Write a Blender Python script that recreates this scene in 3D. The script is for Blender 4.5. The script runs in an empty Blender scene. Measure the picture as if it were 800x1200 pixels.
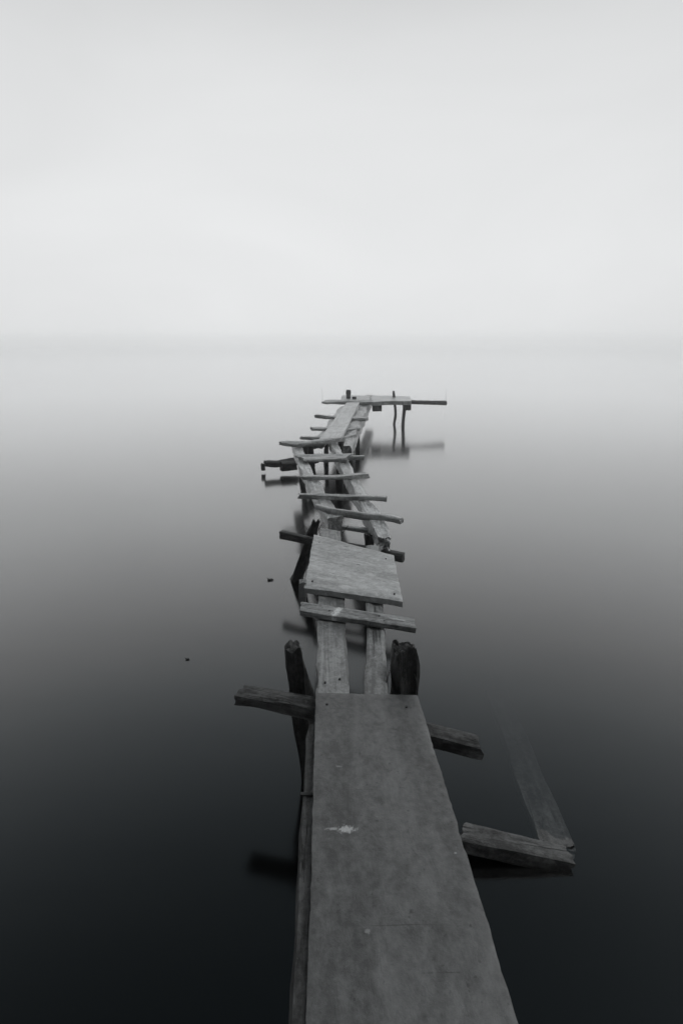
import bpy, bmesh, math, random
from mathutils import Vector, Matrix, noise
R = math.radians
random.seed(7)
sc = bpy.context.scene
C = sc.collection

# ------------------------------------------------------------------ camera
CAM_H, PITCH, FPX = 2.0, 16.85, 667.0
cam = bpy.data.objects.new('camera', bpy.data.cameras.new('camera'))
C.objects.link(cam)
cam.location = (0, 0, CAM_H)
cam.rotation_euler = (R(90 - PITCH), 0, 0)
cam.data.sensor_fit = 'VERTICAL'
cam.data.sensor_height = 36.0
cam.data.lens = 36.0 * FPX / 1200.0
cam.data.clip_start = 0.02
cam.data.clip_end = 5000
sc.camera = cam
_cp, _sp = math.cos(R(PITCH)), math.sin(R(PITCH))


def ray(px, py):
    u, v = (px - 400) / FPX, (600 - py) / FPX
    return Vector((u, _cp + v * _sp, v * _cp - _sp))


def P(px, py, z):                      # survey point at height z
    d = ray(px, py)
    return Vector((0, 0, CAM_H)) + d * ((z - CAM_H) / d.z)


def Q(px, py, Y):                      # survey point at distance Y along the pier
    d = ray(px, py)
    return Vector((0, 0, CAM_H)) + d * (Y / d.y)


# ------------------------------------------------------------------ node helpers
class NT:
    def __init__(self, tree):
        self.t = tree
        tree.nodes.clear()

    def n(self, typ, **kw):
        nd = self.t.nodes.new(typ)
        for k, v in kw.items():
            if k.startswith('i_'):
                key = k[2:]
                key = int(key) if key.isdigit() else key.replace('_', ' ')
                nd.inputs[key].default_value = v
            else:
                setattr(nd, k, v)
        return nd

    def l(self, a, b):
        self.t.links.new(a, b)

    def math(self, op, a, b=None, clamp=False):
        nd = self.n('ShaderNodeMath', operation=op, use_clamp=clamp)
        for i, x in enumerate((a, b)):
            if x is None:
                continue
            if isinstance(x, (int, float)):
                nd.inputs[i].default_value = x
            else:
                self.l(x, nd.inputs[i])
        return nd.outputs[0]

    def ramp(self, fac, stops, interp='LINEAR'):
        nd = self.n('ShaderNodeValToRGB')
        cr = nd.color_ramp
        cr.interpolation = interp
        while len(cr.elements) < len(stops):
            cr.elements.new(0.5)
        for e, (p, c) in zip(cr.elements, stops):
            e.position = p
            e.color = (c, c, c, 1) if isinstance(c, (int, float)) else (*c, 1)
        self.l(fac, nd.inputs[0])
        return nd.outputs[0]

    def noise(self, vec, scale, detail=6, rough=0.6, dist=0.0):
        nd = self.n('ShaderNodeTexNoise')
        nd.inputs['Scale'].default_value = scale
        nd.inputs['Detail'].default_value = detail
        nd.inputs['Roughness'].default_value = rough
        nd.inputs['Distortion'].default_value = dist
        self.l(vec, nd.inputs['Vector'])
        return nd.outputs['Fac']

    def mapping(self, vec, scale=(1, 1, 1), loc=(0, 0, 0)):
        nd = self.n('ShaderNodeMapping')
        nd.inputs['Scale'].default_value = scale
        nd.inputs['Location'].default_value = loc
        self.l(vec, nd.inputs['Vector'])
        return nd.outputs[0]

    def mix(self, fac, a, b, blend='MIX'):
        nd = self.n('ShaderNodeMix', data_type='RGBA', blend_type=blend)
        for i, x in ((0, fac), (6, a), (7, b)):
            if isinstance(x, (int, float)):
                nd.inputs[i].default_value = x if i == 0 else (x, x, x, 1)
            elif isinstance(x, tuple):
                nd.inputs[i].default_value = (*x, 1)
            else:
                self.l(x, nd.inputs[i])
        return nd.outputs[2]


def g(v):                              # the photograph is black and white with a faint cold tone
    return (v * 0.975, v * 1.0, v * 1.005)


def mat_new(name):
    m = bpy.data.materials.new(name)
    m.use_nodes = True
    return m, NT(m.node_tree)


def wood(name, dark, light, rough=0.62, grain=55.0, crack=0.5, spots=0.3, bump=1.0,
         patch=0.5, paint=(), spec=0.5, con=6.5, coat=0.0):
    m, t = mat_new(name)
    out = t.n('ShaderNodeOutputMaterial')
    b = t.n('ShaderNodeBsdfPrincipled')
    t.l(b.outputs[0], out.inputs[0])
    tc = t.n('ShaderNodeTexCoord').outputs['Object']
    oi = t.n('ShaderNodeObjectInfo').outputs['Random']
    off = t.n('ShaderNodeCombineXYZ')
    for i, k in enumerate((37.0, 19.0, 53.0)):
        t.l(t.math('MULTIPLY', oi, k), off.inputs[i])
    va = t.n('ShaderNodeVectorMath', operation='ADD')
    t.l(tc, va.inputs[0]); t.l(off.outputs[0], va.inputs[1])
    v = va.outputs[0]
    # warp so the grain wanders
    g1 = t.noise(t.mapping(v, (1.6, grain, grain)), 1.0, 8, 0.62, 0.6)
    g2 = t.noise(t.mapping(v, (5.0, grain * 4.2, grain * 4.2)), 1.0, 4, 0.6)
    p1 = t.noise(t.mapping(v, (2.2, 4.5, 4.5)), 1.0, 7, 0.65, 0.4)
    p2 = t.noise(v, 38.0, 6, 0.7)
    sp = t.noise(v, 95.0, 3, 0.6)
    p3 = t.noise(t.mapping(v, (9.0, 17.0, 17.0)), 1.0, 8, 0.75, 0.5)
    fac = t.math('ADD', t.math('MULTIPLY', g1, 0.40), t.math('MULTIPLY', p3, 0.40))
    fac = t.math('ADD', fac, t.math('MULTIPLY', p1, patch))
    fac = t.math('ADD', fac, t.math('MULTIPLY', p2, 0.4))
    tot = (0.8 + patch + 0.4) * 0.5
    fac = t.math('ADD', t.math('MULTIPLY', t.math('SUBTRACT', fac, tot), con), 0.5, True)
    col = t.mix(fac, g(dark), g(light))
    # checks and cracks that run with the grain
    cn = t.noise(t.mapping(v, (1.1, grain * 0.55, grain * 0.55)), 1.0, 5, 0.55, 1.2)
    ck = t.math('ABSOLUTE', t.math('SUBTRACT', cn, 0.5))
    ck = t.ramp(ck, [(0.0, 1.0), (0.012 + 0.02 * crack, 0.0)])
    gate = t.ramp(p1, [(0.46, 0.0), (0.62, 1.0)])
    ck = t.math('MULTIPLY', ck, t.math('MULTIPLY', gate, min(1, crack * 1.3)))
    col = t.mix(ck, col, g(dark * 0.18))
    # lichen flecks and dirt
    fl = t.ramp(sp, [(0.66, 0.0), (0.74, 1.0)])
    fl = t.math('MULTIPLY', fl, spots)
    col = t.mix(fl, col, g(min(0.6, light * 1.9)))
    dk = t.ramp(t.noise(v, 60.0, 3, 0.6), [(0.28, 1.0), (0.36, 0.0)])
    col = t.mix(t.math('MULTIPLY', dk, 0.75), col, g(dark * 0.35))
    # paint splashes: (x, y, rx, ry) in the board's own metres
    for (x, y, rx, ry, val) in paint:
        mp = t.mapping(tc, (1 / rx, 1 / ry, 0.0), (-x / rx, -y / ry, 0))
        ln = t.n('ShaderNodeVectorMath', operation='LENGTH')
        t.l(mp, ln.inputs[0])
        wob = t.noise(tc, 85.0, 5, 0.75)
        d = t.math('ADD', ln.outputs['Value'], t.math('MULTIPLY', t.math('SUBTRACT', wob, 0.5), 3.0))
        msk = t.ramp(d, [(0.4, 0.85), (1.0, 0.0)])
        col = t.mix(msk, col, g(val))
    t.l(col, b.inputs['Base Color'])
    rr = t.math('ADD', t.math('MULTIPLY', p1, 0.35), rough - 0.17, True)
    t.l(rr, b.inputs['Roughness'])
    b.inputs['Specular IOR Level'].default_value = spec
    b.inputs['Coat Weight'].default_value = coat
    b.inputs['Coat Roughness'].default_value = 0.32
    h = t.math('ADD', t.math('MULTIPLY', g1, 0.7), t.math('MULTIPLY', g2, 0.3))
    h = t.math('ADD', h, t.math('MULTIPLY', p2, 0.6))
    h = t.math('ADD', h, t.math('MULTIPLY', p3, 0.9))
    h = t.math('SUBTRACT', h, t.math('MULTIPLY', ck, 1.2))
    bp = t.n('ShaderNodeBump')
    bp.inputs['Strength'].default_value = min(1.0, 0.75 * bump)
    bp.inputs['Distance'].default_value = 0.006 * bump
    t.l(h, bp.inputs['Height'])
    t.l(bp.outputs[0], b.inputs['Normal'])
    return m


M_panel = wood('pale_panel', 0.24, 0.58, 0.42, 42, 0.25, 0.35, 0.8, 0.6, spec=1.0, coat=0.6)
M_sheet = wood('flaking_sheet', 0.19, 0.52, 0.45, 22, 0.3, 0.5, 1.0, 0.45, spec=0.9, coat=0.4, con=4.5,
               paint=((0.16, -0.06, 0.05, 0.03, 0.5), (0.2, -0.24, 0.06, 0.035, 0.5), (0.11, -0.3, 0.05, 0.03, 0.5),
                      (0.22, 0.12, 0.03, 0.04, 0.5), (0.05, -0.15, 0.03, 0.02, 0.5), (-0.2, 0.3, 0.03, 0.015, 0.05), (0.1, 0.33, 0.035, 0.012, 0.02), (0.02, 0.05, 0.02, 0.01, 0.06)))
M_plank = wood('grey_plank', 0.10, 0.28, 0.42, 55, 0.45, 0.30, 1.0, 0.5, spec=1.0)
M_stripe = wood('striped_plank', 0.09, 0.31, 0.6, 50, 0.5, 0.35, 1.0, 0.5,
                paint=((-0.105, 0.0, 0.024, 0.09, 0.75), (0.22, 0.01, 0.06, 0.010, 0.5)))
M_log = wood('split_log', 0.10, 0.28, 0.5, 40, 0.9, 0.35, 1.1, 0.45, spec=0.8,
             paint=((-0.38, 0.004, 0.20, 0.0065, 0.008), (-0.12, -0.004, 0.18, 0.0065, 0.008), (0.2, 0.0, 0.2, 0.005, 0.015), (-0.12, 0.01, 0.012, 0.02, 0.55)))
M_hewn = wood('hewn_beam', 0.22, 0.58, 0.42, 30, 0.8, 0.55, 1.5, 0.55, spec=1.0, coat=0.6, con=9.0)
M_rung = wood('rung_wood', 0.19, 0.46, 0.42, 70, 0.6, 0.25, 1.0, 0.45, spec=1.0, coat=0.6, con=9.0)
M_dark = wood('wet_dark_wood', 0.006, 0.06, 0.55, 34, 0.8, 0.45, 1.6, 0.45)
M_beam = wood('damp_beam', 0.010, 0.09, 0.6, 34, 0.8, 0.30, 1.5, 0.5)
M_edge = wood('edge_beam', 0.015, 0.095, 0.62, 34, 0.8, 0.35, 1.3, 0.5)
M_sunk = wood('soaked_beam', 0.010, 0.11, 0.5, 24, 0.8, 0.2, 1.5, 0.5)
M_soak = wood('submerged_board', 0.04, 0.135, 0.5, 24, 0.8, 0.2, 1.5, 0.5)
M_far = wood('far_plank', 0.15, 0.42, 0.42, 45, 0.5, 0.2, 1.0, 0.5, spec=1.0, coat=0.6, con=9.0)


def metal(name, v, rough):
    m, t = mat_new(name)
    out = t.n('ShaderNodeOutputMaterial')
    b = t.n('ShaderNodeBsdfPrincipled')
    t.l(b.outputs[0], out.inputs[0])
    tc = t.n('ShaderNodeTexCoord').outputs['Object']
    nz = t.noise(tc, 120.0, 4, 0.6)
    t.l(t.mix(nz, g(v * 0.5), g(v * 1.5)), b.inputs['Base Color'])
    b.inputs['Roughness'].default_value = rough
    b.inputs['Metallic'].default_value = 0.3
    return m


M_rust = metal('rusty_iron', 0.04, 0.6)


# ------------------------------------------------------------------ objects
def tag(o, label, cat, group=None):
    o['label'] = label
    o['category'] = cat
    if group:
        o['group'] = group
    return o


def thing(name, loc, label, cat, group=None):
    o = bpy.data.objects.new(name, None)
    o.empty_display_size = 0.2
    C.objects.link(o)
    o.location = loc
    return tag(o, label, cat, group)


def finish(name, bm, frame, mat, parent=None, ang=38):
    """frame: world matrix of the piece, its X axis along the grain."""
    bmesh.ops.recalc_face_normals(bm, faces=bm.faces)
    for e in bm.edges:
        e.smooth = not (len(e.link_faces) == 2 and e.calc_face_angle(0) > R(ang))
    for f in bm.faces:
        f.smooth = True
    me = bpy.data.meshes.new(name)
    bm.to_mesh(me)
    bm.free()
    me.materials.append(mat)
    o = bpy.data.objects.new(name, me)
    C.objects.link(o)
    if parent is None:
        o.matrix_world = frame
    else:
        o.parent = parent
        o.matrix_local = parent.matrix_basis.inverted() @ frame
    return o


def nvec(p):                           # repeatable vector noise
    return Vector((noise.noise(p + Vector((31.7, 5.1, 9.3))), noise.noise(p + Vector((-12.9, 44.2, 3.7))), noise.noise(p + Vector((7.7, -21.3, 58.4)))))


def spline(pts, n):
    if len(pts) == 2:
        return [pts[0].lerp(pts[1], i / n) for i in range(n + 1)]
    ext = [pts[0] * 2 - pts[1]] + list(pts) + [pts[-1] * 2 - pts[-2]]
    out = []
    m = len(pts) - 1
    for i in range(n + 1):
        s = i / n * m
        k = min(int(s), m - 1)
        u = s - k
        a, b, c, d = ext[k:k + 4]
        out.append(0.5 * ((2 * b) + (c - a) * u + (2 * a - 5 * b + 4 * c - d) * u * u + (3 * b - a - 3 * c + d) * u ** 3))
    return out


def beam(name, pts, w, h, mat, parent=None, up=(0, 0, 1), sq=0.16, jit=0.004, end_jit=0.01,
         align='top', seg=0.035, nring=28, taper=None, roll=0.0, lump=9.0, skew=(0, 0)):
    """Sweep an uneven sawn or round section along pts. sq: corner radius share (1 = round).
    taper: list of (t, factor). skew: slant of the two end cuts."""
    pts = [Vector(p) for p in pts]
    L = sum((pts[i + 1] - pts[i]).length for i in range(len(pts) - 1))
    n = max(6, min(90, int(L / seg)))
    ctr = spline(pts, n)
    X = (pts[-1] - pts[0]).normalized()
    U = Vector(up)
    Yv = U.cross(X).normalized()
    Z = X.cross(Yv).normalized()
    if roll:
        q = Matrix.Rotation(R(roll), 3, X)
        Yv, Z = q @ Yv, q @ Z
    org = (pts[0] + pts[-1]) * 0.5
    frame = Matrix((( X.x, Yv.x, Z.x, org.x), (X.y, Yv.y, Z.y, org.y), (X.z, Yv.z, Z.z, org.z), (0, 0, 0, 1)))
    inv = frame.inverted()
    seed = Vector((random.uniform(-50, 50), random.uniform(-50, 50), random.uniform(-50, 50)))
    ex = 2.0 / max(0.09, sq) if sq < 1 else 2.0
    ex = 2.0 + (1 - sq) * 12.0

    def tf(t):
        if not taper:
            return 1.0
        for (a, fa), (b, fb) in zip(taper, taper[1:]):
            if t <= b:
                return fa + (fb - fa) * (t - a) / max(1e-6, b - a)
        return taper[-1][1]

    # section: superellipse points, crowded towards the corners by equal perimeter
    raw = []
    for k in range(720):
        a = 2 * math.pi * k / 720
        c, s = math.cos(a), math.sin(a)
        r = (abs(c) ** ex + abs(s) ** ex) ** (-1 / ex)
        raw.append(Vector((c * r * w / 2, s * r * h / 2)))
    acc = [0.0]
    for k in range(720):
        acc.append(acc[-1] + (raw[(k + 1) % 720] - raw[k]).length + 0.00001)
    sec, j = [], 0
    for k in range(nring):
        tgt = acc[-1] * k / nring
        while acc[j + 1] < tgt:
            j += 1
        sec.append(raw[j % 720])
    bm = bmesh.new()
    rings = []
    for i, cw in enumerate(ctr):
        c = inv @ cw
        t = i / n
        f = tf(t)
        if align == 'top':
            c = c - Vector((0, 0, h * f / 2))
        elif align == 'bottom':
            c = c + Vector((0, 0, h * f / 2))
        ring = []
        for p in sec:
            q = Vector((c.x, c.y + p.x * f, c.z + p.y * f))
            nv = nvec((Vector((q.x * 2.2, q.y * lump, q.z * lump)) + seed))
            nf = nvec((Vector((q.x * 9, q.y * 34, q.z * 34)) + seed))
            q += Vector((0, nv.y, nv.z)) * jit * 2.2 + Vector((0, nf.y, nf.z)) * jit * 0.8
            e = 0
            if i == 0:
                e = -1
            elif i == n:
                e = 1
            if e:
                q.x += e * end_jit * (noise.noise(Vector((e * 7, q.y * 45, q.z * 45)) + seed))
                sk = skew[0] if e < 0 else skew[1]
                q.x += sk * (q.y - c.y)
            ring.append(bm.verts.new(q))
        rings.append(ring)
    for a, b in zip(rings, rings[1:]):
        for k in range(nring):
            bm.faces.new((a[k], a[(k + 1) % nring], b[(k + 1) % nring], b[k]))
    for e, ring in ((-1, rings[0]), (1, rings[-1])):
        cc = sum((v.co for v in ring), Vector()) / nring
        prev = ring
        for s in (0.86, 0.55, 0.25):
            cur = []
            for v in ring:
                q = cc.lerp(v.co, s)
                q.x += -e * 0.2 * end_jit + e * end_jit * 0.7 * noise.noise(Vector((e * 3, q.y * 70, q.z * 70)) + seed)
                cur.append(bm.verts.new(q))
            for k in range(nring):
                bm.faces.new((prev[k], prev[(k + 1) % nring], cur[(k + 1) % nring], cur[k]))
            prev = cur
        bm.faces.new(prev)
    return finish(name, bm, frame, mat, parent)


def panel(name, tl, tr, br, bl, thick, mat, parent=None, rag=0.004, nu=60, nv=30, warp=0.004, chips=0.0):
    """Board given by the four corners of its top face; the grain runs from near to far."""
    tl, tr, br, bl = map(Vector, (tl, tr, br, bl))
    org = (tl + tr + br + bl) / 4
    X = ((tl + tr) - (bl + br)).normalized()
    Yv = ((tl + bl) - (tr + br))
    Yv = (Yv - X * Yv.dot(X)).normalized()
    Z = X.cross(Yv).normalized()
    frame = Matrix(((X.x, Yv.x, Z.x, org.x), (X.y, Yv.y, Z.y, org.y), (X.z, Yv.z, Z.z, org.z), (0, 0, 0, 1)))
    inv = frame.inverted()
    seed = Vector((random.uniform(-50, 50), random.uniform(-50, 50), 3.3))
    bm = bmesh.new()
    top, bot = [], []
    for i in range(nu + 1):
        rt, rb = [], []
        for k in range(nv + 1):
            u, v = i / nu, k / nv
            p = bl.lerp(tl, u).lerp(br.lerp(tr, u), v)
            q = inv @ p
            ed = Vector((0, 0, 0))
            s = Vector((q.x, q.y, 0))
            if i in (0, nu):
                ed.x = rag * noise.noise(s * 22 + seed) + rag * noise.noise(s * 80 + seed)
                cp = max(0, noise.noise(s * 9 + seed) - 0.25) * chips
                ed.x += cp if i == 0 else -cp
            if k in (0, nv):
                ed.y = rag * noise.noise(s * 18 + seed) + rag * noise.noise(s * 70 + seed)
                cp = max(0, noise.noise(s * 7 + seed) - 0.25) * chips
                ed.y += -cp if k == 0 else cp
            dz = warp * noise.noise(s * 2.3 + seed) + 0.0012 * noise.noise(s * 16 + seed)
            rim = 0.0
            if i in (0, nu) or k in (0, nv):
                rim = -0.003
            rt.append(bm.verts.new(q + ed + Vector((0, 0, dz + rim))))
            rb.append(bm.verts.new(q + ed + Vector((0, 0, dz - thick))))
        top.append(rt); bot.append(rb)
    for i in range(nu):
        for k in range(nv):
            bm.faces.new((top[i][k], top[i + 1][k], top[i + 1][k + 1], top[i][k + 1]))
            bm.faces.new((bot[i][k], bot[i][k + 1], bot[i + 1][k + 1], bot[i + 1][k]))
    for i in range(nu):
        for k in (0, nv):
            bm.faces.new((top[i][k], bot[i][k], bot[i + 1][k], top[i + 1][k]))
    for k in range(nv):
        for i in (0, nu):
            bm.faces.new((top[i][k], top[i][k + 1], bot[i][k + 1], bot[i][k]))
    return finish(name, bm, frame, mat, parent, 50)


def wire(name, pts, r, mat, parent=None):
    return beam(name, pts, r * 2, r * 2, mat, parent, up=(0.3, 0.95, 0.05), sq=1, jit=0, end_jit=0,
                align='mid', seg=0.02, nring=8)


UPY = (0, -1, 0.001)

# ---- 1  foreground board, rising gently towards the shore
zf, zn = 0.600, 0.720
fl, fr = P(370, 811, zf), P(489, 814, zf)
nl, nr = P(359, 1200, zn), P(608, 1200, zn)
kl = nl + (nl - fl) * 0.35
kr = nr + (nr - fr) * 0.35
org = (fl + fr + kr + kl) / 4
bx = ((fl + fr) - (kl + kr)).normalized()
by = (fl + kl) - (fr + kr)
by = (by - bx * by.dot(bx)).normalized()


def on_board(px, py):
    nrm = bx.cross(by)
    d = ray(px, py)
    o = Vector((0, 0, CAM_H))
    q = o + d * ((org - o).dot(nrm) / d.dot(nrm)) - org
    return q.dot(bx), q.dot(by)


spots = []
for px_, py_, rx_, ry_, val_ in ((406, 972, 0.017, 0.027, 0.48), (390, 971, 0.007, 0.026, 0.34), (431, 1091, 0.007, 0.008, 0.21), (397, 898, 0.006, 0.012, 0.20), (470, 1084, 0.0022, 0.10, 0.02), (430, 925, 0.0015, 0.06, 0.03), (520, 1140, 0.002, 0.05, 0.02), (505, 995, 0.005, 0.004, 0.02), (551, 1085, 0.006, 0.004, 0.015), (536, 985, 0.004, 0.012, 0.03),
                                (533, 1000, 0.004, 0.005, 0.3)):
    x_, y_ = on_board(px_, py_)
    spots.append((x_, y_, rx_, ry_, val_))
org_b = org.copy()
M_board = wood('grey_board', 0.03, 0.12, 0.50, 6, 0.04, 0.14, 0.9, 0.25, spec=0.9, paint=spots, con=4.8)
b1 = panel('deck_board', fl, fr, kr, kl, 0.022, M_board, None, 0.0025, 90, 40, 0.004, 0.006)
tag(b1, 'long wide dull grey board in the foreground with white paint blotches', 'board')

# ---- 2  stringers carrying it
el = [P(372, 845, 0.560), P(369, 935, 0.595), P(363, 1200, 0.692)]
ext = el[-1] + (el[-1] - el[1]) * 0.25
t = thing('edge_beam', (ext.x, ext.y, ext.z - 0.1), 'rough dark edge beam running along the left underside of the foreground board', 'beam')
beam('timber', [el[0], el[1], el[2], ext], 0.085, 0.10, M_edge, t, sq=0.06, jit=0.005, end_jit=0.03, taper=[(0, 0.6), (0.08, 1), (1, 1)])
beam('strap', [P(352, 931, 0.592), P(372, 932, 0.592)], 0.012, 0.006, M_rust, t, jit=0.0006, end_jit=0.001, align='bottom', nring=12)
t2a = P(474, 850, 0.560); t2b = P(570, 1200, 0.69)
t2b = t2b + (t2b - t2a) * 0.2

# ---- 3  near trestle
cb = [P(281, 809, 0.505), P(366, 823, 0.502), P(470, 846, 0.496), P(560, 868, 0.487)]
t = thing('pier_trestle', (cb[1].x + 0.1, cb[1].y, 0), 'nearest trestle, two rotten dark posts and a slanting cross beam below the foreground board', 'trestle', 'trestles holding up the pier')
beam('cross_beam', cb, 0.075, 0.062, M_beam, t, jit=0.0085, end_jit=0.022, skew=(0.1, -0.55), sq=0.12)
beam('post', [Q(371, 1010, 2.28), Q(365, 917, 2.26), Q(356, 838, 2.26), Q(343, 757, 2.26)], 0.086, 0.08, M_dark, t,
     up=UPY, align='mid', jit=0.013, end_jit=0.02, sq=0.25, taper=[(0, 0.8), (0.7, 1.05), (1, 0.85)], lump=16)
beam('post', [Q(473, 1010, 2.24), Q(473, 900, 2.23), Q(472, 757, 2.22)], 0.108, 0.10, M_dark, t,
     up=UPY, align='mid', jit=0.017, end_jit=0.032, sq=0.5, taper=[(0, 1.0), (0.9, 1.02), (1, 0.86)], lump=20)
wire('wire', [Q(485, 790, 2.17), Q(488, 800, 2.165), Q(489, 815, 2.16), Q(489, 833, 2.16)], 0.0028, M_rust, t)
wire('wire', [Q(448, 812, 2.15), Q(453, 798, 2.16), Q(457, 785, 2.165)], 0.002, M_rust, t)

# ---- 4  lengthwise planks between board and panel
lp = panel('walkway_plank', P(376, 618, 0.575), P(399, 622, 0.575), P(411, 838, 0.574), P(369, 838, 0.574), 0.045, M_plank, None, 0.004, 90, 16, 0.004, 0.02)
tag(lp, 'flat grey plank running lengthwise from the foreground board beneath the pale panel', 'plank')
sl = beam('split_log', [P(440, 838, 0.572), P(441, 770, 0.575), P(439, 700, 0.575), P(437, 640, 0.565)], 0.098, 0.085, M_log, None,
          jit=0.007, end_jit=0.01, sq=0.55, taper=[(0, 0.98), (0.3, 1.06), (0.55, 0.95), (1, 1.0)])
tag(sl, 'rounded split log with a long crack lying lengthwise beside the flat plank', 'log')

# ---- 5  cross plank with the white stripe
cp = beam('cross_plank', [P(352, 710, 0.612), P(486, 730, 0.612)], 0.108, 0.032, M_stripe, None, jit=0.0035, end_jit=0.008, sq=0.06, nring=40, skew=(-0.3, -0.25))
tag(cp, 'thick short plank with a white painted stripe lying crosswise before the pale panel', 'plank')

# ---- 6  middle panel
mp = panel('wood_sheet', P(461, 650, 0.622), P(472, 704, 0.618), P(356, 688, 0.618), P(368, 626, 0.622), 0.036, M_sheet, None, 0.003, 50, 40, 0.006, 0.012)
tag(mp, 'wide pale weathered panel lying crosswise on the middle of the pier', 'panel')

# ---- 7  middle trestle
t = thing('pier_trestle', (P(346, 678, 0).x, 4.5, 0), 'middle trestle with a dark post leaning left beside the pale panel', 'trestle', 'trestles holding up the pier')
pw, ptp = P(346, 680, 0.0), Q(371, 611, 4.45)
dd = pw - ptp
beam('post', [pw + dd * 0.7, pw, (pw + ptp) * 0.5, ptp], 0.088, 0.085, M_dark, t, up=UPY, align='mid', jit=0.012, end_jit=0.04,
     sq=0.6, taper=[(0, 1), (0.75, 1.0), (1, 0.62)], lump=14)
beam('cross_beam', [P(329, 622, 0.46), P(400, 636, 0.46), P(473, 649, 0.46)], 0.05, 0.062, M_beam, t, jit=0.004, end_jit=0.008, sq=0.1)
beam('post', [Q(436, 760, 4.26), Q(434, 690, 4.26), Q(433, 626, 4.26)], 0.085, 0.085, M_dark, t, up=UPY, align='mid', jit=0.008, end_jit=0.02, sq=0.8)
for a, b_, c_ in (((352, 622), (357, 616), (362, 624)), ((376, 630), (374, 620), (379, 612)), ((357, 632), (364, 629), (371, 631)), ((398, 632), (403, 622), (408, 616))):
    wire('wire', [Q(*a, 4.33), Q(*b_, 4.33), Q(*c_, 4.35)], 0.003, M_rust, t)
bk = beam('wood_block', [Q(354, 713, 3.12), Q(354, 681, 3.12)], 0.04, 0.05, M_plank, t, up=UPY, align='mid', jit=0.003, end_jit=0.01, sq=0.15)

# ---- 8  ladder-like section
t = thing('footbridge', (P(400, 570, 0).x, 5.6, 0.5), 'ladder-like middle stretch of two rough hewn beams with uneven rungs nailed across', 'footbridge')
beam('side_beam', [P(393, 606, 0.60), P(372, 573, 0.60), P(357, 545, 0.59), P(347, 519, 0.575)], 0.125, 0.105, M_hewn, t, jit=0.009, end_jit=0.008,
     sq=0.14, taper=[(0, 0.98), (0.5, 1.0), (1, 1.0)], lump=11)
beam('side_beam', [P(451, 629, 0.60), P(427, 585, 0.60), P(407, 549, 0.59), P(389, 515, 0.575)], 0.120, 0.115, M_hewn, t, jit=0.013, end_jit=0.05,
     sq=0.3, taper=[(0, 0.85), (0.1, 1.0), (0.5, 1.1), (1, 1.0)], lump=12)
beam('rung', [P(329, 518, 0.66), P(362, 517, 0.66), P(398, 512.5, 0.66)], 0.13, 0.07, M_rung, t, jit=0.008, end_jit=0.03, sq=0.5, taper=[(0, 0.75), (0.25, 1), (1, 0.9)])
beam('rung', [P(352, 535.5, 0.635), P(408, 534.5, 0.635)], 0.30, 0.035, M_rung, t, jit=0.008, end_jit=0.04, sq=0.1, skew=(-0.5, 0.4))
beam('rung', [P(400, 534, 0.622), P(426.5, 533.5, 0.63)], 0.07, 0.055, M_rung, t, jit=0.004, end_jit=0.02, sq=0.3)
beam('rung', [P(354, 557.5, 0.645), P(392, 556.5, 0.645), P(429.5, 554.5, 0.645)], 0.085, 0.045, M_rung, t, jit=0.007, end_jit=0.03, sq=0.2, skew=(0.2, -0.4))
beam('rung', [P(350, 578.5, 0.64), P(400, 580.5, 0.645), P(453, 582, 0.64)], 0.055, 0.042, M_rung, t, jit=0.006, end_jit=0.02, sq=0.35)
beam('rung', [P(371, 590.5, 0.64), P(388, 595, 0.648), P(425, 601, 0.645), P(455, 603.5, 0.645), P(470, 607, 0.635)], 0.062, 0.058, M_rung, t, jit=0.005, end_jit=0.02, sq=0.85, taper=[(0, 0.75), (0.3, 1), (1, 0.95)])
beam('batten', [P(402, 616, 0.50), P(436, 621, 0.50)], 0.06, 0.032, M_rung, t, jit=0.004, end_jit=0.01, sq=0.2)

# ---- 9  third trestle with the low log
t = thing('pier_trestle', (P(350, 560, 0).x, 8.3, 0), 'third trestle with a low dark log sticking out left over the water', 'trestle', 'trestles holding up the pier')
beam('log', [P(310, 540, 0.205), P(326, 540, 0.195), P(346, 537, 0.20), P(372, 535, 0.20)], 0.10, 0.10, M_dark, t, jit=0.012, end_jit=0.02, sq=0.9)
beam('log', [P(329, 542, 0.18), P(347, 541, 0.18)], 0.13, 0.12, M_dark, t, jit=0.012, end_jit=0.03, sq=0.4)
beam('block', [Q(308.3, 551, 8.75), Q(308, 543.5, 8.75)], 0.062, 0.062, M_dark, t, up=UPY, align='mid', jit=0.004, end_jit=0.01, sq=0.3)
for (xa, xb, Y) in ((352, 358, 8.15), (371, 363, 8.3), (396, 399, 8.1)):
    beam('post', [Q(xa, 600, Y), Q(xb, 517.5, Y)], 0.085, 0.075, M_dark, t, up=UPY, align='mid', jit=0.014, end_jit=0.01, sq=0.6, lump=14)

# ---- 10 far walkway frame
t = thing('footbridge', (P(400, 500, 0).x, 10.5, 0.5), 'distant rickety frame of two rails and crosspieces leading up to the end platform', 'footbridge')
beam('rail', [P(372, 518, 0.54), P(388, 498, 0.56), P(402, 477, 0.58)], 0.17, 0.11, M_far, t, jit=0.012, end_jit=0.03, sq=0.3)
beam('rail', [P(402, 523, 0.53), P(412, 502, 0.55), P(424, 480, 0.57), P(433, 462.5, 0.60)], 0.21, 0.24, M_far, t, jit=0.014, end_jit=0.03, sq=0.25)
beam('crosspiece', [P(370.5, 485.5, 0.62), P(400, 488.5, 0.61), P(430, 489.5, 0.60)], 0.20, 0.06, M_far, t, jit=0.008, end_jit=0.03, sq=0.2)
beam('crosspiece', [P(364.5, 501, 0.60), P(392, 500.5, 0.59)], 0.15, 0.05, M_far, t, jit=0.007, end_jit=0.03, sq=0.4)
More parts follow.
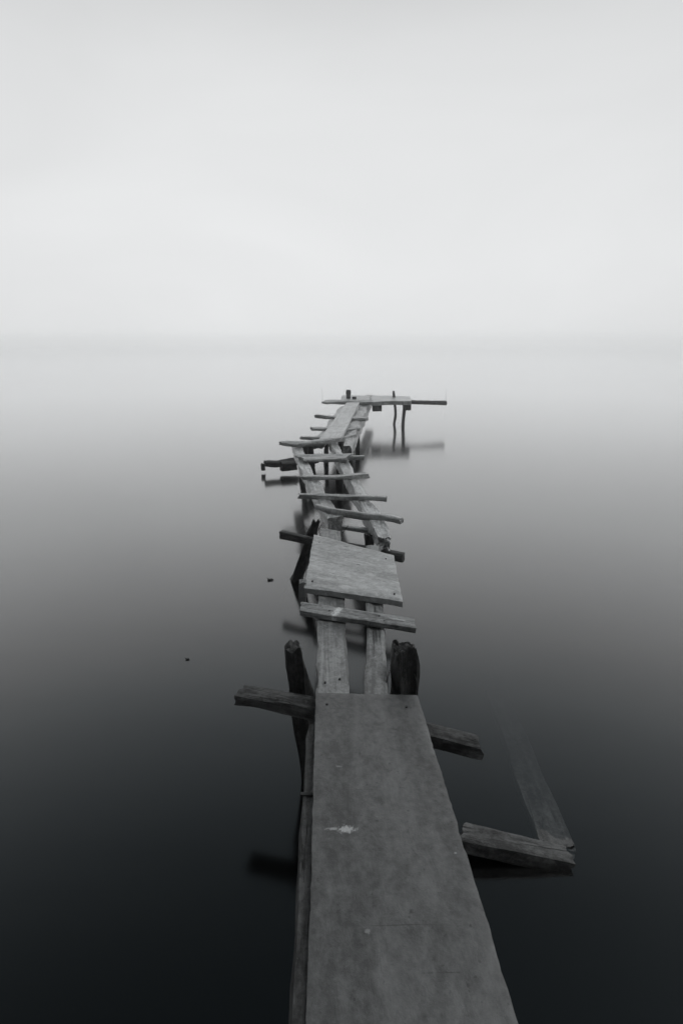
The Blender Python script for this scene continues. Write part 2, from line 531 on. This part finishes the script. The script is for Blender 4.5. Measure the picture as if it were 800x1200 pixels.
beam('crosspiece', [P(353, 511.5, 0.60), P(380, 511, 0.595)], 0.12, 0.05, M_far, t, jit=0.007, end_jit=0.03, sq=0.3)
beam('crosspiece', [P(403, 502.5, 0.58), P(420, 501, 0.58)], 0.10, 0.05, M_far, t, jit=0.007, end_jit=0.02, sq=0.3)
beam('crosspiece', [P(398, 512.5, 0.56), P(414, 509, 0.56)], 0.12, 0.05, M_far, t, jit=0.007, end_jit=0.02, sq=0.3)
for (x, y, Y) in ((419, 496, 10.4), (398, 512, 8.75), (404, 516, 8.9), (411, 512, 9.6), (382, 512, 9.5)):
    beam('post', [Q(x, y + 36, Y), Q(x + 0.5, y, Y)], 0.07, 0.07, M_dark, t, up=UPY, align='mid', jit=0.007, end_jit=0.01, sq=0.8)

# ---- 11 far plank lying on the frame
fp = panel('walkway_plank', P(406, 471.5, 0.655), P(421, 471.5, 0.655), P(400, 513, 0.625), P(374, 514.5, 0.625), 0.05, M_panel, None, 0.008, 70, 12, 0.012, 0.02)
tag(fp, 'distant long pale plank laid lengthwise over the crosspieces to the end platform', 'plank')

# ---- 12 end platform
t = thing('end_platform', (P(460, 500, 0).x, 14.0, 0), 'small platform at the far end of the pier on thin crooked posts', 'platform')
beam('plank', [P(377.5, 470.5, 0.66), P(392, 469.5, 0.66), P(437, 470, 0.66)], 0.35, 0.07, M_far, t, jit=0.010, end_jit=0.05, sq=0.15, taper=[(0, 0.5), (0.25, 0.9), (1, 1)])
panel('plank', P(401, 463.3, 0.63), P(433, 463.3, 0.63), P(433, 469, 0.63), P(399, 469, 0.63), 0.07, M_far, t, 0.012, 24, 24, 0.015, 0.03)
panel('deck_plank', P(480, 464, 0.66), P(482, 470, 0.66), P(435, 470.5, 0.66), P(435, 463.2, 0.66), 0.09, M_panel, t, 0.012, 40, 24, 0.02, 0.03)
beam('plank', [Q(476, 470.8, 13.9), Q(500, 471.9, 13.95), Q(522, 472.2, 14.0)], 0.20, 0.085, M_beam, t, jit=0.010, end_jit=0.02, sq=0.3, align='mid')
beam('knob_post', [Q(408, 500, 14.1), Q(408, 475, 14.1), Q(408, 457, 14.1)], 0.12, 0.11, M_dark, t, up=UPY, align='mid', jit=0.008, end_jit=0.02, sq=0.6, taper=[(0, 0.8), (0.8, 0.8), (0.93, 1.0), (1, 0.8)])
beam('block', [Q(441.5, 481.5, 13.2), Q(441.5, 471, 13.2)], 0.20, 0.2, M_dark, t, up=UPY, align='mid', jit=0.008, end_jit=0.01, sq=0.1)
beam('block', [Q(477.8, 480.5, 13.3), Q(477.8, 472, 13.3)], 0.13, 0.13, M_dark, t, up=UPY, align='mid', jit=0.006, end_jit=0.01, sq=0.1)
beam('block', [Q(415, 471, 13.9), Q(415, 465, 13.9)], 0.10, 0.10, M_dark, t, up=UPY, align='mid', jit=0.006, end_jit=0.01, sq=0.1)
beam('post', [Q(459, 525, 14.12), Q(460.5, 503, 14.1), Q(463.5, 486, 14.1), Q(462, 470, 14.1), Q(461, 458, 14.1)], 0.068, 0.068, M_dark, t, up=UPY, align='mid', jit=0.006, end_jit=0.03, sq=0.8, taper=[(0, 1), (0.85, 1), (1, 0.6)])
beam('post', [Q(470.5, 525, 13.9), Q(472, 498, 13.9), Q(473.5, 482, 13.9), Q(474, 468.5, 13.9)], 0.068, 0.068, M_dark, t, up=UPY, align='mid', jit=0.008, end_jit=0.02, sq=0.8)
wire('wire', [Q(377.5, 471, 13.1), Q(377.8, 462, 13.1), Q(376.8, 455, 13.1)], 0.0018, M_rust, t)
wire('wire', [Q(522.3, 472, 14.0), Q(522, 464, 14.0), Q(523, 456, 14.0)], 0.002, M_rust, t)

# ---- 13 half sunken corner frame
co = P(650, 994, 0.028)
t = thing('sunken_frame', (co.x, co.y, 0), 'half sunken corner of two old timbers angled into the water right of the foreground board', 'timber frame')
beam('timber', [P(541, 973, 0.105), P(666, 1001, 0.030)], 0.095, 0.07, M_sunk, t, jit=0.005, end_jit=0.015, sq=0.12, skew=(0.3, -0.2))
s0, s1, s2 = P(651, 989, 0.008), P(623, 915, -0.08), P(593, 840, -0.25)
beam('timber', [s0, s1, s2, s2 + (s2 - s1) * 0.6], 0.145, 0.05, M_soak, t, jit=0.006, end_jit=0.02, sq=0.12)


# nail heads, bent and rusty, a few in each of the nearer boards
def nail(parent, p, nrm=(0, 0, 1), r=0.005):
    p, nrm = Vector(p), Vector(nrm).normalized()
    beam('nail', [p - nrm * 0.004, p + nrm * 0.004], r * 2, r * 2, M_rust, parent, up=UPY, sq=1, jit=0.0004, end_jit=0.0006,
         align='mid', nring=10)


def board_pt(px, py):
    x, y = on_board(px, py)
    return org_b + bx * x + by * y


for px, py in ((383, 826), (476, 829)):
    nail(b1, board_pt(px, py) + bx.cross(by) * 0.001, bx.cross(by))
for px, py in ((386, 716), (444, 722), (450, 728)):
    nail(cp, P(px, py, 0.612))
for px, py in ((374, 636), (452, 655), (366, 681), (462, 696)):
    nail(mp, P(px, py, 0.621))
for px, py in ((381, 800), (398, 796)):
    nail(lp, P(px, py, 0.576))

# ---- 14 floating debris
def debris(px, py, s, sx, label):
    p = P(px, py, 0.0)
    bm = bmesh.new()
    bmesh.ops.create_icosphere(bm, subdivisions=3, radius=1.0)
    sd = Vector((px * 0.37, py * 0.21, 1.7))
    for v in bm.verts:
        k = 1 + 0.55 * noise.noise(v.co * 1.6 + sd) + 0.25 * noise.noise(v.co * 4 + sd)
        v.co = Vector((v.co.x * s * sx * k, v.co.y * s * 0.8 * k, v.co.z * s * 0.55 * k + s * 0.12))
    # a broken twig end sticking up out of the clump
    d = Vector((-0.8, 0.2, 0.55)).normalized()
    ret = bmesh.ops.create_cone(bm, segments=8, radius1=s * 0.26, radius2=s * 0.10, depth=s * 2.2, cap_ends=True,
                                matrix=Matrix.Translation(d * s * 0.9) @ d.to_track_quat('Z', 'Y').to_matrix().to_4x4())
    o = finish('driftwood', bm, Matrix.Translation(p), M_dark, None)
    return tag(o, label, 'driftwood', 'bits of driftwood on the water')


debris(220, 773, 0.012, 1.0, 'smallest dark bit of driftwood floating alone nearest on the left')
debris(317, 680, 0.020, 1.3, 'dark bit of driftwood floating left of the pale panel')


# ------------------------------------------------------------------ water, bed
def slab(name, half, z0, z1, mat, cx=0, cy=0):
    bm = bmesh.new()
    bmesh.ops.create_cube(bm, size=1.0)
    for v in bm.verts:
        v.co = Vector((v.co.x * 2 * half + cx, v.co.y * 2 * half + cy, z1 if v.co.z > 0 else z0))
    me = bpy.data.meshes.new(name)
    bm.to_mesh(me); bm.free()
    me.materials.append(mat)
    o = bpy.data.objects.new(name, me)
    C.objects.link(o)
    return o


m, t = mat_new('lake_water')
out = t.n('ShaderNodeOutputMaterial')
fres = t.n('ShaderNodeFresnel'); fres.inputs['IOR'].default_value = 1.5
gl = t.n('ShaderNodeBsdfGlossy'); gl.inputs['Roughness'].default_value = 0.13
gl.inputs['Color'].default_value = (0.995, 0.998, 1, 1)
tr = t.n('ShaderNodeBsdfTransparent')
mx = t.n('ShaderNodeMixShader')
tc = t.n('ShaderNodeTexCoord').outputs['Object']
nz = t.noise(t.mapping(tc, (0.5, 1.3, 1)), 1.0, 3, 0.5)
bp = t.n('ShaderNodeBump'); bp.inputs['Strength'].default_value = 0.10; bp.inputs['Distance'].default_value = 0.02
t.l(nz, bp.inputs['Height']); t.l(bp.outputs[0], gl.inputs['Normal'])
# a long exposure averages the ripples: grazing light is returned almost whole
refl = t.ramp(fres.outputs[0], [(0.0, 0.0), (0.04, 0.092), (0.08, 0.175), (0.215, 0.405), (0.47, 0.71), (0.62, 0.85), (0.8, 0.925), (0.95, 1.0)])
t.l(refl, mx.inputs[0]); t.l(tr.outputs[0], mx.inputs[1]); t.l(gl.outputs[0], mx.inputs[2])
t.l(mx.outputs[0], out.inputs['Surface'])
va = t.n('ShaderNodeVolumeAbsorption')
va.inputs['Color'].default_value = (0.0, 0.03, 0.04, 1); va.inputs['Density'].default_value = 3.5
t.l(va.outputs[0], out.inputs['Volume'])
water = slab('water', 300, -1.4, 0.0, m)
water['kind'] = 'structure'

m, t = mat_new('lake_mud')
out = t.n('ShaderNodeOutputMaterial'); b = t.n('ShaderNodeBsdfPrincipled')
t.l(b.outputs[0], out.inputs[0])
tc = t.n('ShaderNodeTexCoord').outputs['Object']
t.l(t.mix(t.noise(tc, 1.5, 6, 0.6), g(0.03), g(0.07)), b.inputs['Base Color'])
b.inputs['Roughness'].default_value = 0.9
bed = slab('lake_bed', 300, -1.9, -1.404, m)
bed['kind'] = 'structure'

# ------------------------------------------------------------------ haze
m, t = mat_new('mist')
out = t.n('ShaderNodeOutputMaterial')
pv = t.n('ShaderNodeVolumePrincipled')
pv.inputs['Color'].default_value = (0.998, 1, 1, 1)
pv.inputs['Density'].default_value = 0.0085
pv.inputs['Anisotropy'].default_value = 0.985
t.l(pv.outputs[0], out.inputs['Volume'])
hz = slab('haze', 306, -2.9, 3.0, m)
hz['kind'] = 'stuff'

# ------------------------------------------------------------------ light
SUN_EL, SUN_AZ = 66.0, 98.0           # high and veiled by the cloud
w = bpy.data.worlds.new('World')
sc.world = w
w.use_nodes = True
t = NT(w.node_tree)
out = t.n('ShaderNodeOutputWorld')
bg = t.n('ShaderNodeBackground'); bg.inputs['Strength'].default_value = 0.1
sky = t.n('ShaderNodeTexSky', sky_type='NISHITA')
sky.sun_disc = False
sky.sun_elevation = R(SUN_EL)
sky.sun_rotation = R(SUN_AZ)
sky.dust_density = 4.0
bw = t.n('ShaderNodeRGBToBW'); t.l(sky.outputs[0], bw.inputs[0])
# low stratus: pale and bright towards the horizon, thicker and greyer overhead
tcw = t.n('ShaderNodeTexCoord')
sep = t.n('ShaderNodeSeparateXYZ'); t.l(tcw.outputs['Generated'], sep.inputs[0])
lay = t.ramp(sep.outputs['Z'], [(0.0, 0.90), (0.03, 0.90), (0.07, 0.90), (0.25, 0.875), (0.36, 0.86), (0.44, 0.76), (0.55, 0.44), (0.66, 0.22), (0.75, 0.10), (0.85, 0.04), (1.0, 0.04)], 'B_SPLINE')
# and dimmer over the wooded shore behind the camera than over the open water ahead
back = t.ramp(t.math('ADD', t.math('MULTIPLY', sep.outputs['Y'], 0.5), 0.5), [(0.40, 0.05), (0.70, 0.82), (0.90, 0.94), (1.0, 1.0)], 'B_SPLINE')
lay = t.math('MULTIPLY', t.math('MULTIPLY', lay, 9.8), back)
cl = t.noise(t.mapping(tcw.outputs['Generated'], (1.5, 1.5, 4.0)), 1.3, 3, 0.5, 0.6)
lay = t.math('MULTIPLY', lay, t.math('ADD', t.math('MULTIPLY', cl, 0.16), 0.92))
mixed = t.math('ADD', t.math('MULTIPLY', lay, 0.9), t.math('MULTIPLY', bw.outputs[0], 0.1))
hue = t.mix(t.ramp(sep.outputs['Z'], [(0.46, 0.0), (0.85, 1.0)]), (0.988, 1.0, 1.008), (0.78, 1.0, 1.13))
tint = t.mix(1.0, hue, mixed, 'MULTIPLY')
t.l(tint, bg.inputs['Color'])
t.l(bg.outputs[0], out.inputs[0])

sl_ = bpy.data.lights.new('sun', 'SUN')
sl_.energy = 1.3
sl_.angle = R(36)
sl_.color = (1.0, 0.995, 0.985)
so = bpy.data.objects.new('sun', sl_)
C.objects.link(so)
a, e = R(SUN_AZ), R(SUN_EL)
dirv = Vector((math.sin(a) * math.cos(e), math.cos(a) * math.cos(e), math.sin(e)))
so.rotation_euler = (-dirv).to_track_quat('-Z', 'Y').to_euler()
so.location = dirv * 50

# ------------------------------------------------------------------ render
vs = sc.view_settings
vs.view_transform = 'Standard'; vs.look = 'None'; vs.exposure = 0.0; vs.gamma = 1.0
sc.render.engine = 'CYCLES'
cy = sc.cycles
cy.use_denoising = True
cy.max_bounces = 32
cy.diffuse_bounces = 3
cy.glossy_bounces = 4
cy.volume_bounces = 28
cy.transparent_max_bounces = 12
cy.use_adaptive_sampling = True
